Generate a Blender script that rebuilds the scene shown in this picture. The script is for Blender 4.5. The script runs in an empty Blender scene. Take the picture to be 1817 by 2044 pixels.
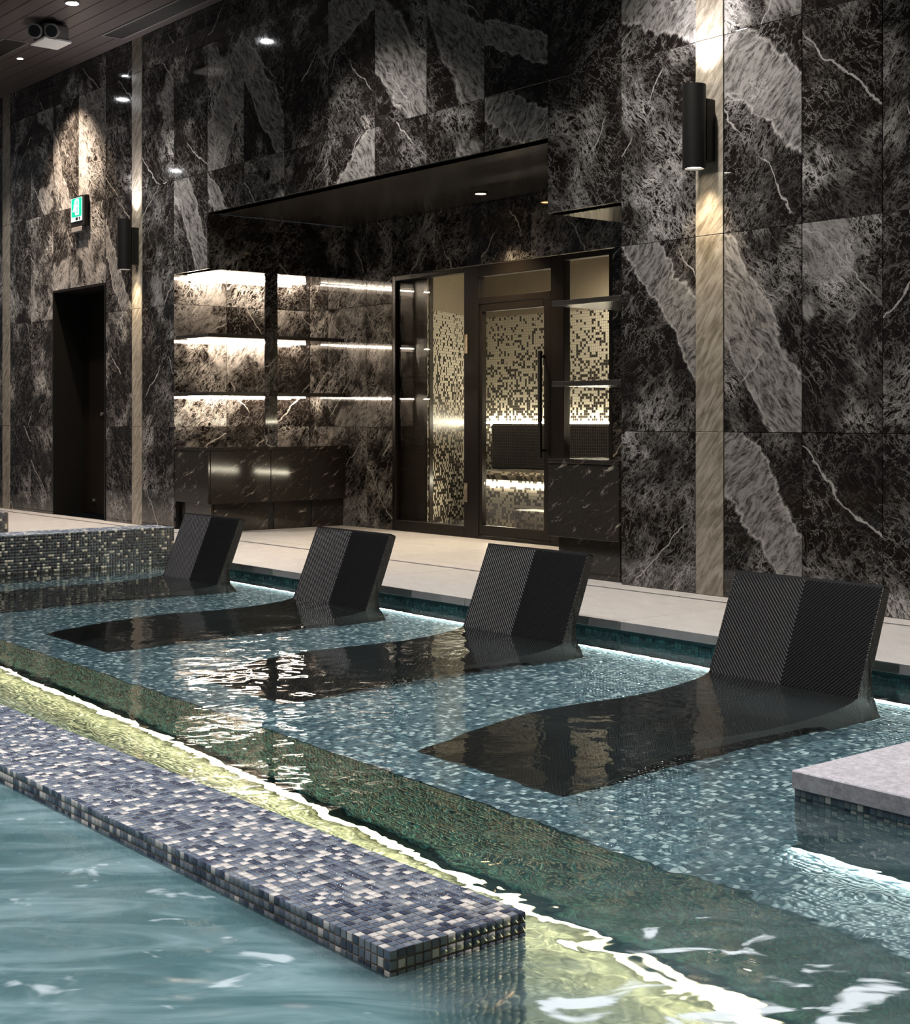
import bpy, bmesh, math, random
import numpy as np
from mathutils import Vector
random.seed(7); rng = np.random.default_rng(11)
sc = bpy.context.scene
C = sc.collection

# ------------------------------------------------------------------ camera, world, lights, exposure
cd = bpy.data.cameras.new('camera'); cam = bpy.data.objects.new('camera', cd); C.objects.link(cam)
cam.location = (0, 0, 1.0)
cam.rotation_euler = (math.radians(90), 0, math.atan2(.7745, .6326))
cd.sensor_fit = 'HORIZONTAL'; cd.sensor_width = 36; cd.lens = 36 * 2875 / 1817
cd.shift_y = -(1022 - 836) / 1817; cd.clip_start = .05
sc.camera = cam
w = bpy.data.worlds.new('world'); sc.world = w; w.use_nodes = True
w.node_tree.nodes['Background'].inputs[0].default_value = (.80, .88, 1.0, 1)
w.node_tree.nodes['Background'].inputs[1].default_value = .02
sc.view_settings.view_transform = 'Standard'; sc.view_settings.look = 'None'
sc.view_settings.gamma = 1; sc.view_settings.use_curve_mapping = False
sc.view_settings.exposure = 1.05
cy = sc.cycles
cy.use_denoising = True; cy.max_bounces = 8; cy.diffuse_bounces = 3; cy.glossy_bounces = 4
cy.transmission_bounces = 6; cy.transparent_max_bounces = 8
cy.sample_clamp_indirect = 4; cy.sample_clamp_direct = 0
cy.caustics_reflective = False; cy.caustics_refractive = True; cy.blur_glossy = .5; cy.adaptive_threshold = .06; cy.adaptive_min_samples = 16

CEIL = 4.603
def spot(name, loc, target, energy, size, blend, col=(1, 1, 1), radius=.04, caustic=False):
    l = bpy.data.lights.new(name, 'SPOT'); l.energy = energy; l.spot_size = math.radians(size); l.spot_blend = blend
    l.color = col; l.shadow_soft_size = radius
    o = bpy.data.objects.new(name, l); C.objects.link(o); o.location = loc
    o.rotation_euler = (Vector(target) - Vector(loc)).to_track_quat('-Z', 'Y').to_euler()
    if caustic: l.cycles.is_caustics_light = True
    return o
WHITE = (1, .955, .91); WARM = (1, .78, .5); COOL = (.93, .95, 1)
# ceiling downlights and added fill spots: (x, y, power)
DOWN = [(-14.87, 5.23, 260), (-11.71, 5.30, 300), (-8.53, 5.28, 300), (-5.36, 5.28, 300), (-2.2, 5.28, 300)]
DOWN2 = [(-3.2, -1.2, 380), (-6.8, -1.0, 340), (-18.66, 2.53, 200), (-12.2, 2.5, 240), (-8.9, 2.5, 260), (-5.6, 2.5, 300), (-2.3, 2.5, 300)]  # entries at negative y are unseen fill spots added to brighten the island front
for (x, y, p) in DOWN + DOWN2:
    spot('downlight_or_fill_beam', (x, y, CEIL - .03), (x, y, 0), p, 105, .9, WHITE if y > 3 else COOL, .05, caustic=(x > -10.5 and (y > 3 or x > -7)))

# ------------------------------------------------------------------ node helpers
class NT:
    def __init__(s, name):
        s.m = bpy.data.materials.new(name); s.m.use_nodes = True; s.t = s.m.node_tree
        s.t.nodes.clear(); s.out = s.t.nodes.new('ShaderNodeOutputMaterial')
    def n(s, typ, **kw):
        nd = s.t.nodes.new(typ)
        for k, v in kw.items(): setattr(nd, k, v)
        return nd
    def put(s, sock, v):
        if v is None: return
        if hasattr(v, 'is_output'): s.t.links.new(v, sock)
        else:
            if isinstance(v, (tuple, list)) and len(v) == 3 and sock.type == 'RGBA': v = (*v, 1)
            sock.default_value = v
    def math(s, op, a, b=None, c=None, clamp=False):
        nd = s.n('ShaderNodeMath', operation=op, use_clamp=clamp)
        s.put(nd.inputs[0], a); s.put(nd.inputs[1], b)
        if c is not None: s.put(nd.inputs[2], c)
        return nd.outputs[0]
    def vmath(s, op, a, b=None, scale=None):
        nd = s.n('ShaderNodeVectorMath', operation=op); s.put(nd.inputs[0], a); s.put(nd.inputs[1], b)
        if scale is not None: s.put(nd.inputs['Scale'], scale)
        return nd.outputs[0]
    def sep(s, v):
        nd = s.n('ShaderNodeSeparateXYZ'); s.put(nd.inputs[0], v); return nd.outputs
    def comb(s, x, y, z=0.0):
        nd = s.n('ShaderNodeCombineXYZ'); s.put(nd.inputs[0], x); s.put(nd.inputs[1], y); s.put(nd.inputs[2], z); return nd.outputs[0]
    def noise(s, v, scale=5., detail=4., rough=.5, dist=0., color=False):
        nd = s.n('ShaderNodeTexNoise'); s.put(nd.inputs['Vector'], v); s.put(nd.inputs['Scale'], scale)
        nd.inputs['Detail'].default_value = detail; nd.inputs['Roughness'].default_value = rough; s.put(nd.inputs['Distortion'], dist)
        return nd.outputs['Color' if color else 'Fac']
    def voro(s, v, scale, feature='DISTANCE_TO_EDGE', out='Distance'):
        nd = s.n('ShaderNodeTexVoronoi', feature=feature); s.put(nd.inputs['Vector'], v); s.put(nd.inputs['Scale'], scale); return nd.outputs[out]
    def white(s, v, out='Value'):
        nd = s.n('ShaderNodeTexWhiteNoise', noise_dimensions='3D'); s.put(nd.inputs['Vector'], v); return nd.outputs[out]
    def smooth(s, v, a, b, c=0., d=1.):
        nd = s.n('ShaderNodeMapRange', interpolation_type='SMOOTHSTEP'); s.put(nd.inputs[0], v)
        for i, x in enumerate((a, b, c, d)): s.put(nd.inputs[i + 1], x)
        return nd.outputs[0]
    def mix(s, f, a, b):
        nd = s.n('ShaderNodeMix', data_type='RGBA'); s.put(nd.inputs[0], f); s.put(nd.inputs[6], a); s.put(nd.inputs[7], b); return nd.outputs[2]
    def attr(s, name, typ='OBJECT', out='Fac'):
        nd = s.n('ShaderNodeAttribute', attribute_type=typ, attribute_name=name); return nd.outputs[out]
    def coord(s, which='Object'): return s.n('ShaderNodeTexCoord').outputs[which]
    def pos(s): return s.n('ShaderNodeNewGeometry').outputs['Position']
    def bump(s, h, strength=.3, dist=.01, normal=None):
        nd = s.n('ShaderNodeBump'); s.put(nd.inputs['Height'], h); nd.inputs['Strength'].default_value = strength; nd.inputs['Distance'].default_value = dist
        if normal: s.put(nd.inputs['Normal'], normal)
        return nd.outputs[0]
    def pbr(s, col, rough=.5, metal=0., spec=.5, normal=None, emit=None, estr=0.):
        p = s.n('ShaderNodeBsdfPrincipled'); s.put(p.inputs['Base Color'], col); s.put(p.inputs['Roughness'], rough)
        s.put(p.inputs['Metallic'], metal); s.put(p.inputs['Specular IOR Level'], spec); s.put(p.inputs['Normal'], normal)
        if emit: s.put(p.inputs['Emission Color'], emit); p.inputs['Emission Strength'].default_value = estr
        s.t.links.new(p.outputs[0], s.out.inputs[0]); return s.m
    def surf(s, sh): s.t.links.new(sh, s.out.inputs[0]); return s.m

def plain(name, col, rough=.5, metal=0., spec=.5, var=.0, scale=8.):
    t = NT(name)
    if var:
        f = t.noise(t.coord(), scale, 5., .6)
        c = t.mix(f, tuple(x * (1 - var) for x in col), tuple(min(1, x * (1 + var)) for x in col))
        return t.pbr(c, rough, metal, spec)
    return t.pbr(col, rough, metal, spec)
def emis(name, col, strength):
    t = NT(name); e = t.n('ShaderNodeEmission'); t.put(e.inputs[0], col); e.inputs[1].default_value = strength
    return t.surf(e.outputs[0])

# ------------------------------------------------------------------ materials
def make_marble():
    t = NT('dark_veined_marble')
    x, y, z = t.sep(t.coord())
    u = t.math('ADD', x, y)
    mir = t.attr('mirror'); seed = t.attr('seed'); pale = t.attr('pale')
    um = t.math('MULTIPLY', u, mir)
    P = t.comb(t.math('ADD', um, seed), z, t.math('MULTIPLY', seed, .37))
    warp = t.vmath('SUBTRACT', t.noise(P, 2.4, 3., .5, color=True), (.5, .5, .5))
    W = t.vmath('ADD', P, t.vmath('SCALE', warp, scale=.22))
    def rot(v, deg, sx, sy):
        mp = t.n('ShaderNodeMapping'); t.put(mp.inputs[0], v); mp.inputs['Rotation'].default_value = (0, 0, math.radians(deg)); return t.vmath('MULTIPLY', mp.outputs[0], (sx, sy, 1.))
    Q = rot(W, -48, 1., 3.0)
    def ridge(v, pw): return t.math('POWER', t.math('SUBTRACT', 1., t.math('ABSOLUTE', t.math('SUBTRACT', t.math('MULTIPLY', v, 2.), 1.))), pw)
    n1 = t.noise(Q, 4.2, 10., .66); n2 = t.noise(Q, 10., 9., .72); n3 = t.noise(rot(W, 35, 1., 1.6), 6.5, 8., .66)
    mlow = t.noise(W, 1.9, 4., .6)
    mask = t.smooth(t.math('ADD', mlow, t.math('MULTIPLY', pale, .16)), .49, .76)
    v1 = ridge(n1, 40.); v2 = ridge(n2, 32.); v3 = ridge(n3, 60.)
    vm = t.math('MAXIMUM', v1, t.math('MAXIMUM', t.math('MULTIPLY', v2, .75), t.math('MULTIPLY', v3, .9)))
    thin = t.math('MULTIPLY', t.math('MAXIMUM', ridge(n3, 150.), ridge(n1, 110.)), t.smooth(t.noise(P, 3.1, 3., .5), .36, .62, .10, .42))
    lace = t.math('MAXIMUM', t.math('MULTIPLY', t.math('ADD', .03, t.math('MULTIPLY', mask, .95)), vm), thin)
    wob = t.noise(P, 2.2, 6., .6); sparse = t.noise(W, 1.7, 2., .5)
    def line(deg, freq, wd, off):     # sparse, nearly straight long veins
        lx, ly, lz = t.sep(rot(P, deg, 1., 1.))
        ph = t.math('FRACT', t.math('ADD', t.math('MULTIPLY', ly, freq), t.math('ADD', t.math('MULTIPLY', wob, .30), off)))
        return t.smooth(t.math('ABSOLUTE', t.math('SUBTRACT', ph, .5)), wd, wd * .15)
    long = t.math('MULTIPLY', t.math('MAXIMUM', t.math('MULTIPLY', line(-42, 1.15, .010, .0), t.smooth(sparse, .47, .55)), t.math('MULTIPLY', line(52, 1.0, .008, .4), t.smooth(sparse, .50, .42))), .48)
    th = t.math('SUBTRACT', .70, t.math('MULTIPLY', pale, .30))
    pn = t.noise(W, 1.3, 5., .5)
    patch = t.smooth(pn, th, t.math('ADD', th, .035))
    # one broad pale band across chosen panels
    ca = t.attr('band_nx'); sa = t.attr('band_nz'); co = t.attr('band_c'); bw = t.attr('band_w')
    wx, wy, wz = t.sep(t.vmath('SCALE', warp, scale=.26))
    d = t.math('SUBTRACT', t.math('ADD', t.math('MULTIPLY', t.math('ADD', u, wx), ca), t.math('MULTIPLY', t.math('ADD', z, wy), sa)), co)
    d2 = t.math('ADD', t.math('ABSOLUTE', d), t.math('MULTIPLY', t.math('SUBTRACT', n1, .5), .14))
    band = t.math('MULTIPLY', t.smooth(t.math('SUBTRACT', d2, bw), .010, -.010), t.math('GREATER_THAN', bw, .001))
    rim = t.math('MULTIPLY', t.smooth(t.math('ABSOLUTE', t.math('SUBTRACT', d2, t.math('MULTIPLY', bw, .92))), .012, .002), t.math('GREATER_THAN', bw, .001))
    area = t.math('MAXIMUM', patch, band)
    holes = t.smooth(t.noise(Q, 13., 7., .72), .36, .60)
    mott = t.math('ADD', .035, t.math('MULTIPLY', holes, t.math('ADD', .17, t.math('MULTIPLY', n2, .28))))
    I = t.math('MAXIMUM', t.math('MULTIPLY', area, mott), t.math('MAXIMUM', lace, long))
    I = t.math('ADD', I, t.math('MULTIPLY', rim, .16), clamp=True)
    base = t.mix(t.noise(W, 5., 4.), (.0035, .0028, .0026), (.013, .009, .0073))
    col = t.mix(I, base, (.74, .70, .66))
    return t.pbr(col, t.math('ADD', .05, t.math('MULTIPLY', I, .10)), 0., .55)
M = {}
M['marble'] = make_marble()
def make_strip():
    t = NT('pale_grained_stone'); x, y, z = t.sep(t.coord())
    mp = t.n('ShaderNodeMapping'); t.put(mp.inputs[0], t.comb(t.math('ADD', t.math('ADD', x, y), t.attr('seed')), z, 0.)); mp.inputs['Rotation'].default_value = (0, 0, math.radians(-52)); mo = t.vmath('MULTIPLY', mp.outputs[0], (1, 4.5, 1.))
    n = t.noise(mo, 7., 8., .62, .8); f = t.noise(mo, 30., 4., .6)
    c = t.mix(t.smooth(n, .3, .7), (.155, .13, .098), (.37, .33, .27)); c = t.mix(t.math('MULTIPLY', t.smooth(f, .5, .8), .5), c, (.13, .105, .075))
    return t.pbr(c, .22, 0., .5)
M['strip'] = make_strip()
def make_counter():
    t = NT('fleck_veined_stone'); x, y, z = t.sep(t.coord())
    v = t.comb(t.math('ADD', t.math('ADD', x, y), t.attr('seed')), z, 0.)
    wp = t.vmath('ADD', v, t.vmath('SCALE', t.vmath('SUBTRACT', t.noise(v, 4., 3., .5, color=True), (.5, .5, .5)), scale=.12))
    mp = t.n('ShaderNodeMapping'); t.put(mp.inputs[0], wp); mp.inputs['Rotation'].default_value = (0, 0, math.radians(-32)); mo = t.vmath('MULTIPLY', mp.outputs[0], (1, 4.2, 1.))
    n = t.noise(mo, 5.5, 4., .55); fl = t.smooth(n, .64, .70)
    g = t.noise(mo, 3.2, 7., .66); ln = t.math('SUBTRACT', 1., t.smooth(t.math('ABSOLUTE', t.math('SUBTRACT', g, .5)), 0., .012))
    c = t.mix(t.noise(v, 40., 4., .7), (.016, .013, .0105), (.042, .036, .030)); c = t.mix(t.math('MAXIMUM', fl, t.math('MULTIPLY', t.math('MULTIPLY', ln, t.smooth(n, .5, .62)), .6)), c, (.36, .32, .26))
    return t.pbr(c, .08, 0., .4)
M['counter'] = make_counter()
def make_deck():
    t = NT('beige_deck_stone'); p = t.coord('Object'); q = t.vmath('ADD', p, t.comb(t.attr('seed'), t.attr('seed'), 0.))
    mp = t.n('ShaderNodeMapping'); t.put(mp.inputs[0], q); mp.inputs['Rotation'].default_value = (0, 0, math.radians(25)); mo = t.vmath('MULTIPLY', mp.outputs[0], (1, 2.4, 1.))
    n = t.noise(mo, 5., 7., .62); s = t.smooth(t.noise(mo, 14., 4., .6), .62, .74)
    c = t.mix(n, (.285, .262, .242), (.45, .423, .396)); c = t.mix(t.math('MULTIPLY', s, .6), c, (.55, .53, .50))
    return t.pbr(c, .42, 0., .4, t.bump(t.noise(q, 90., 3., .6), .15, .002))
M['deck'] = make_deck()
def make_slab():
    t = NT('flamed_grey_stone'); p = t.coord()
    n = t.noise(p, 60., 4., .7); m = t.noise(p, 6., 5., .6)
    c = t.mix(t.smooth(n, .3, .75), (.30, .28, .295), (.52, .49, .51)); c = t.mix(t.smooth(m, .58, .72), c, (.50, .49, .50))
    return t.pbr(c, .55, 0., .4, t.bump(n, .25, .002))
M['slab'] = make_slab()
def make_wood(name, a, b, rough, ax=0):
    t = NT(name); p = t.coord('Object'); q = t.vmath('ADD', p, t.comb(0., t.attr('seed'), 0.))
    q = t.vmath('MULTIPLY', q, (1.2, 22., 22.) if ax == 0 else (22., 1.2, 22.))
    n = t.noise(q, 2.2, 6., .6, .4)
    return t.pbr(t.mix(n, a, b), rough, 0., .5)
M['plank'] = make_wood('dark_ceiling_wood', (.055, .045, .045), (.125, .105, .105), .38)
M['soffit'] = make_wood('dark_soffit_laminate', (.020, .0175, .015), (.065, .056, .047), .20)
M['dark'] = plain('dark_joint_backing', (.008, .007, .006), .7)
M['black_metal'] = plain('black_powder_coat', (.007, .0065, .0055), .42, 0, .4, .3, 30)
M['bronze'] = plain('bronze_frame_metal', (.013, .0095, .007), .35, .5, .5, .2, 12)
M['grey_metal'] = plain('brushed_grey_metal', (.30, .29, .28), .35, .8)
M['white_plastic'] = plain('white_plastic', (.62, .60, .58), .4, 0, .5, .08, 6)
M['grey_plastic'] = plain('grey_plastic', (.18, .17, .165), .45, 0, .5, .1, 6)
M['lens'] = plain('black_glass_lens', (.01, .01, .011), .08, 0, .6)
M['lamp_glow'] = emis('downlight_glow', (.95, .97, 1), 60)
M['lamp_warm'] = emis('warm_lamp_glow', (1, .62, .28), 14)
M['led'] = emis('warm_white_led', (1, .84, .66), 75)
M['led_pool'] = emis('cool_white_pool_led', (.93, 1, .93), 16)
M['led_channel'] = emis('yellow_white_pool_led', (1, .84, .50), 11)
M['led_sauna'] = emis('sauna_led', (1, .92, .72), 30)
M['sconce_glow'] = emis('sconce_lens_glow', (1, .9, .75), 9)
M['sign_green'] = NT('sign_green').pbr((.0, .20, .12), .4, emit=(.0, .42, .25), estr=.55)
M['sign_white'] = NT('sign_white').pbr((.7, .75, .72), .4, emit=(.8, 1, .92), estr=.55)
M['grout'] = plain('brown_grout', (.22, .15, .10), .75, 0, .3, .3, 40)
M['grout_pool'] = plain('teal_grout', (.05, .12, .13), .7, 0, .3, .2, 40)
M['deep'] = plain('teal_pool_lining', (.27, .29, .22), .5, 0, .4, .35, 14)
def make_tile():
    t = NT('glazed_mosaic_tile'); c = t.attr('tile_color', 'GEOMETRY', 'Color')
    n = t.noise(t.pos(), 130., 3., .6)
    return t.pbr(t.mix(t.math('MULTIPLY', n, .35), c, t.mix(.5, c, (.35, .37, .42))), .13, 0., .6, t.bump(n, .12, .001))
M['tile'] = make_tile()
def make_sauna_tile():
    t = NT('sauna_dotted_mosaic'); x, y, z = t.sep(t.pos())
    k = 1 / .0245
    a = t.math('MULTIPLY', t.math('ADD', x, t.math('MULTIPLY', y, 1.725)), k); b = t.math('MULTIPLY', z, k)
    cell = t.comb(t.math('FLOOR', a), t.math('FLOOR', b), 0.)
    r = t.white(cell)
    th = t.smooth(z, 2.2, .85, .08, .56)
    dark = t.math('LESS_THAN', r, th)
    fa = t.math('ABSOLUTE', t.math('SUBTRACT', t.math('FRACT', a), .5)); fb = t.math('ABSOLUTE', t.math('SUBTRACT', t.math('FRACT', b), .5))
    g = t.math('GREATER_THAN', t.math('MAXIMUM', fa, fb), .44)
    c = t.mix(dark, (.58, .545, .45), (.010, .009, .008)); c = t.mix(g, c, (.20, .17, .13))
    return t.pbr(c, .3, 0., .5)
M['sauna_tile'] = make_sauna_tile()
def make_sauna_dark(name, a0, b0, frac):
    t = NT(name); x, y, z = t.sep(t.pos()); k = 1 / .027
    a = t.math('MULTIPLY', t.math('ADD', x, t.math('MULTIPLY', y, .3)), k); b = t.math('MULTIPLY', t.math('ADD', z, t.math('MULTIPLY', y, .7)), k)
    r = t.white(t.comb(t.math('FLOOR', a), t.math('FLOOR', b), 3.))
    fa = t.math('ABSOLUTE', t.math('SUBTRACT', t.math('FRACT', a), .5)); fb = t.math('ABSOLUTE', t.math('SUBTRACT', t.math('FRACT', b), .5))
    g = t.math('GREATER_THAN', t.math('MAXIMUM', fa, fb), .44)
    c = t.mix(t.math('LESS_THAN', r, frac), a0, b0); c = t.mix(g, c, (.16, .14, .11))
    return t.pbr(c, .3)
M['sauna_dark'] = make_sauna_dark('sauna_dark_mosaic', (.014, .012, .010), (.03, .026, .022), .4)
M['sauna_mix'] = make_sauna_dark('sauna_mixed_mosaic', (.36, .33, .27), (.03, .028, .025), .45)
M['plaster'] = plain('sauna_plaster', (.30, .255, .19), .7, 0, .3, .12, 5)
def make_glass():
    t = NT('clear_pane_glass'); tr = t.n('ShaderNodeBsdfTransparent'); t.put(tr.inputs[0], (.95, .945, .93))
    gl = t.n('ShaderNodeBsdfGlossy'); gl.inputs['Roughness'].default_value = .02; t.put(gl.inputs[0], (1, 1, 1))
    lw = t.n('ShaderNodeLayerWeight'); lw.inputs[0].default_value = .5; fr_ = t.math('ADD', .04, t.math('MULTIPLY', t.math('POWER', lw.outputs['Facing'], 5.), .96))
    mx = t.n('ShaderNodeMixShader'); t.put(mx.inputs[0], fr_); t.put(mx.inputs[1], tr.outputs[0]); t.put(mx.inputs[2], gl.outputs[0])
    return t.surf(mx.outputs[0])
M['glass'] = make_glass()
def make_wicker():
    t = NT('black_brown_wicker'); n = t.noise(t.coord(), 120., 3., .6)
    return t.pbr(t.mix(n, (.0028, .0022, .0020), (.0075, .006, .0056)), .5, 0., .32)
M['wicker'] = make_wicker()
def make_weave_side():
    t = NT('open_basket_weave'); x, y, z = t.sep(t.coord())
    a = t.math('MULTIPLY', y, 520.); b = t.math('MULTIPLY', z, 520.)
    s = t.math('MULTIPLY', t.math('SINE', a), t.math('SINE', b))
    c = t.mix(t.smooth(s, -.2, .5), (.010, .008, .006), (.06, .05, .038))
    return t.pbr(c, .45, 0., .5, t.bump(s, .5, .004))
M['weave_side'] = make_weave_side()
M['weave_core'] = plain('black_weave_core', (.006, .005, .005), .6)
def make_water():
    t = NT('rippling_pool_water'); p = t.pos(); x, y, z = t.sep(p)
    # aerated, choppy water around the foreground pool and the jets; calm over the lounger shelf
    wob = t.math('SUBTRACT', t.noise(p, 1.1, 3., .5), .5)
    yy = t.math('ADD', y, t.math('MULTIPLY', wob, .5))
    near = t.smooth(yy, 1.95, 1.6)                               # 1 in the foreground pool
    jet = t.math('MULTIPLY', t.smooth(t.math('ADD', x, t.math('MULTIPLY', wob, .6)), -3.2, -1.6), t.smooth(y, 4.2, 2.7))
    chop = t.math('MAXIMUM', near, jet)
    q1 = t.vmath('MULTIPLY', p, (1.0, 1.0, 1.0))
    h1 = t.noise(q1, 2.6, 2., .45, .6); h2 = t.noise(q1, 7.5, 2., .45, .5); h3 = t.noise(q1, 18., 1., .5, .3)
    h = t.math('ADD', t.math('MULTIPLY', h1, 1.0), t.math('ADD', t.math('MULTIPLY', h2, .34), t.math('MULTIPLY', h3, .02)))
    amp = t.math('ADD', .155, t.math('MULTIPLY', chop, .38))
    b = t.n('ShaderNodeBump'); b.inputs['Strength'].default_value = 1.; b.inputs['Distance'].default_value = .035
    t.put(b.inputs['Height'], t.math('MULTIPLY', h, amp)); nrm = b.outputs[0]
    rf = t.n('ShaderNodeBsdfRefraction'); rf.inputs['IOR'].default_value = 1.333; t.put(rf.inputs['Roughness'], t.math('MULTIPLY', chop, .10))
    t.put(rf.inputs[0], (.84, .95, .955)); t.put(rf.inputs['Normal'], nrm)
    gl = t.n('ShaderNodeBsdfGlossy'); t.put(gl.inputs['Roughness'], t.math('ADD', .015, t.math('MULTIPLY', near, .16))); t.put(gl.inputs['Normal'], nrm); t.put(gl.inputs[0], (1, 1, 1))
    fr = t.n('ShaderNodeFresnel'); fr.inputs[0].default_value = 1.333; t.put(fr.inputs['Normal'], nrm)
    milk = t.n('ShaderNodeBsdfDiffuse'); foamc = t.n('ShaderNodeBsdfDiffuse')
    vr = t.n('ShaderNodeMapping'); t.put(vr.inputs[0], p); vr.inputs['Rotation'].default_value = (0, 0, math.radians(-50.8)); ps = t.vmath('MULTIPLY', vr.outputs[0], (.45, 1.5, 1.))
    cloud = t.noise(ps, 5., 5., .6, .9)
    t.put(milk.inputs[0], t.mix(t.smooth(cloud, .35, .75), (.09, .180, .190), (.25, .365, .38)))
    mxm = t.n('ShaderNodeMixShader')
    t.put(mxm.inputs[0], t.math('MULTIPLY', t.math('ADD', t.math('MULTIPLY', t.smooth(yy, 1.78, 1.6), .72), t.math('MULTIPLY', jet, .30)), t.math('ADD', .75, t.math('MULTIPLY', cloud, .5)), clamp=True))
    t.put(mxm.inputs[1], rf.outputs[0]); t.put(mxm.inputs[2], milk.outputs[0])
    mx = t.n('ShaderNodeMixShader'); t.put(mx.inputs[0], fr.outputs[0]); t.put(mx.inputs[1], mxm.outputs[0]); t.put(mx.inputs[2], gl.outputs[0])
    # foam
    t.put(foamc.inputs[0], (.80, .86, .88))
    fv = t.vmath('MULTIPLY', vr.outputs[0], (6., 10.5, 1.)); fn = t.noise(fv, 1., 3., .5, .6)
    jetc = t.math('MULTIPLY', t.smooth(x, -2.5, -1.85), t.math('MULTIPLY', t.smooth(y, 1.5, 1.8), t.smooth(y, 2.75, 2.35)))
    fore = t.math('MULTIPLY', t.smooth(y, 1.72, 1.60), .70)
    lvl = t.math('SUBTRACT', .82, t.math('MULTIPLY', t.math('MAXIMUM', jetc, fore), .27))
    foam = t.math('MULTIPLY', t.smooth(fn, lvl, t.math('ADD', lvl, .10)), t.math('ADD', .42, t.math('MULTIPLY', jetc, .36)))
    mf = t.n('ShaderNodeMixShader'); t.put(mf.inputs[0], foam); t.put(mf.inputs[1], mx.outputs[0]); t.put(mf.inputs[2], foamc.outputs[0])
    return t.surf(mf.outputs[0])
M['water'] = make_water()

# ------------------------------------------------------------------ geometry helpers
_box = {}
def box_mesh(sx, sy, sz, bev, key=''):
    k = (round(sx, 4), round(sy, 4), round(sz, 4), bev, key)
    if k in _box: return _box[k]
    bm = bmesh.new(); bmesh.ops.create_cube(bm, size=1); bmesh.ops.scale(bm, vec=(sx, sy, sz), verts=bm.verts)
    if bev: bmesh.ops.bevel(bm, geom=bm.edges[:], offset=min(bev, sx * .4, sy * .4, sz * .4), segments=1, affect='EDGES')
    me = bpy.data.meshes.new('box'); bm.to_mesh(me); bm.free(); _box[k] = me; return me
def link(o, parent=None):
    C.objects.link(o)
    if parent is not None: o.parent = parent; o.matrix_parent_inverse = parent.matrix_world.inverted() if False else o.matrix_parent_inverse
    return o
def box(name, x0, x1, y0, y1, z0, z1, mat, parent=None, bev=0., seed=True):
    me = box_mesh(x1 - x0, y1 - y0, z1 - z0, bev, mat)
    if not me.materials: me.materials.append(M[mat])
    o = bpy.data.objects.new(name, me); link(o, parent)
    p = Vector(((x0 + x1) / 2, (y0 + y1) / 2, (z0 + z1) / 2))
    o.location = p - (parent.location if parent is not None else Vector((0, 0, 0)))
    if parent is not None and parent.parent is not None: o.location -= parent.parent.location
    if seed: o['seed'] = random.uniform(0, 60)
    return o
def empty(name, loc=(0, 0, 0)):
    o = bpy.data.objects.new(name, None); C.objects.link(o); o.location = loc; o.empty_display_size = .1; return o
def tag(o, label=None, cat=None, group=None, kind=None):
    if label: o['label'] = label
    if cat: o['category'] = cat
    if group: o['group'] = group
    if kind: o['kind'] = kind
    return o
def mesh_obj(name, verts, faces, mat, parent=None, smooth=False):
    me = bpy.data.meshes.new(name); me.from_pydata([tuple(v) for v in verts], [], faces); me.update(); me.materials.append(M[mat])
    if smooth: me.polygons.foreach_set('use_smooth', [True] * len(me.polygons))
    o = bpy.data.objects.new(name, me); link(o, parent); return o
def lathe(name, prof, mat, parent=None, seg=28, axis='Z', loc=(0, 0, 0)):
    vs, fs = [], []
    for (r, h) in prof:
        for i in range(seg):
            a = 2 * math.pi * i / seg; p = (r * math.cos(a), r * math.sin(a), h)
            if axis == 'Y': p = (p[0], p[2], p[1])
            vs.append(p)
    for j in range(len(prof) - 1):
        for i in range(seg): fs.append((j * seg + i, j * seg + (i + 1) % seg, (j + 1) * seg + (i + 1) % seg, (j + 1) * seg + i))
    fs.append(tuple(range(seg))[::-1]); fs.append(tuple((len(prof) - 1) * seg + i for i in range(seg)))
    o = mesh_obj(name, vs, fs, mat, parent); o.location = loc
    return o
STRUCT = 'structure'

# ---- mosaic: one box per tile
PAL_ISLAND = [((.66, .60, .54), .17), ((.022, .034, .065), .18), ((.10, .125, .17), .33), ((.20, .22, .245), .32)]
PAL_PARAPET = [((.60, .56, .42), .15), ((.012, .017, .022), .30), ((.035, .050, .055), .33), ((.085, .105, .10), .22)]
PAL_LEDGE = [((.80, .83, .82), .17), ((.06, .10, .13), .25), ((.16, .22, .26), .33), ((.25, .32, .35), .25)]
PAL_LIT_CHANNEL = [((.55, .55, .40), .25), ((.16, .17, .10), .25), ((.28, .29, .18), .30), ((.38, .39, .27), .20)]  # olive and cream put the yellow strip's light into the tile colour
PAL_DEEP = [((.09, .38, .37), .25), ((.010, .08, .09), .30), ((.025, .17, .175), .30), ((.05, .26, .26), .15)]
def tile_faces(c0, c1, th):   # template box: 8 verts, 5 faces, in (u, v, n)
    return np.array([(c0, c0, 0), (c1, c0, 0), (c1, c1, 0), (c0, c1, 0), (c0 + .0009, c0 + .0009, th), (c1 - .0009, c0 + .0009, th), (c1 - .0009, c1 - .0009, th), (c0 + .0009, c1 - .0009, th)])
TF = np.array([(4, 5, 6, 7), (0, 1, 5, 4), (1, 2, 6, 5), (2, 3, 7, 6), (3, 0, 4, 7)])
_tile_mesh = {}
def pick(pal, n):
    return rng.choice(len(pal), size=n, p=np.array([p for _, p in pal]) / sum(p for _, p in pal))
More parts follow.
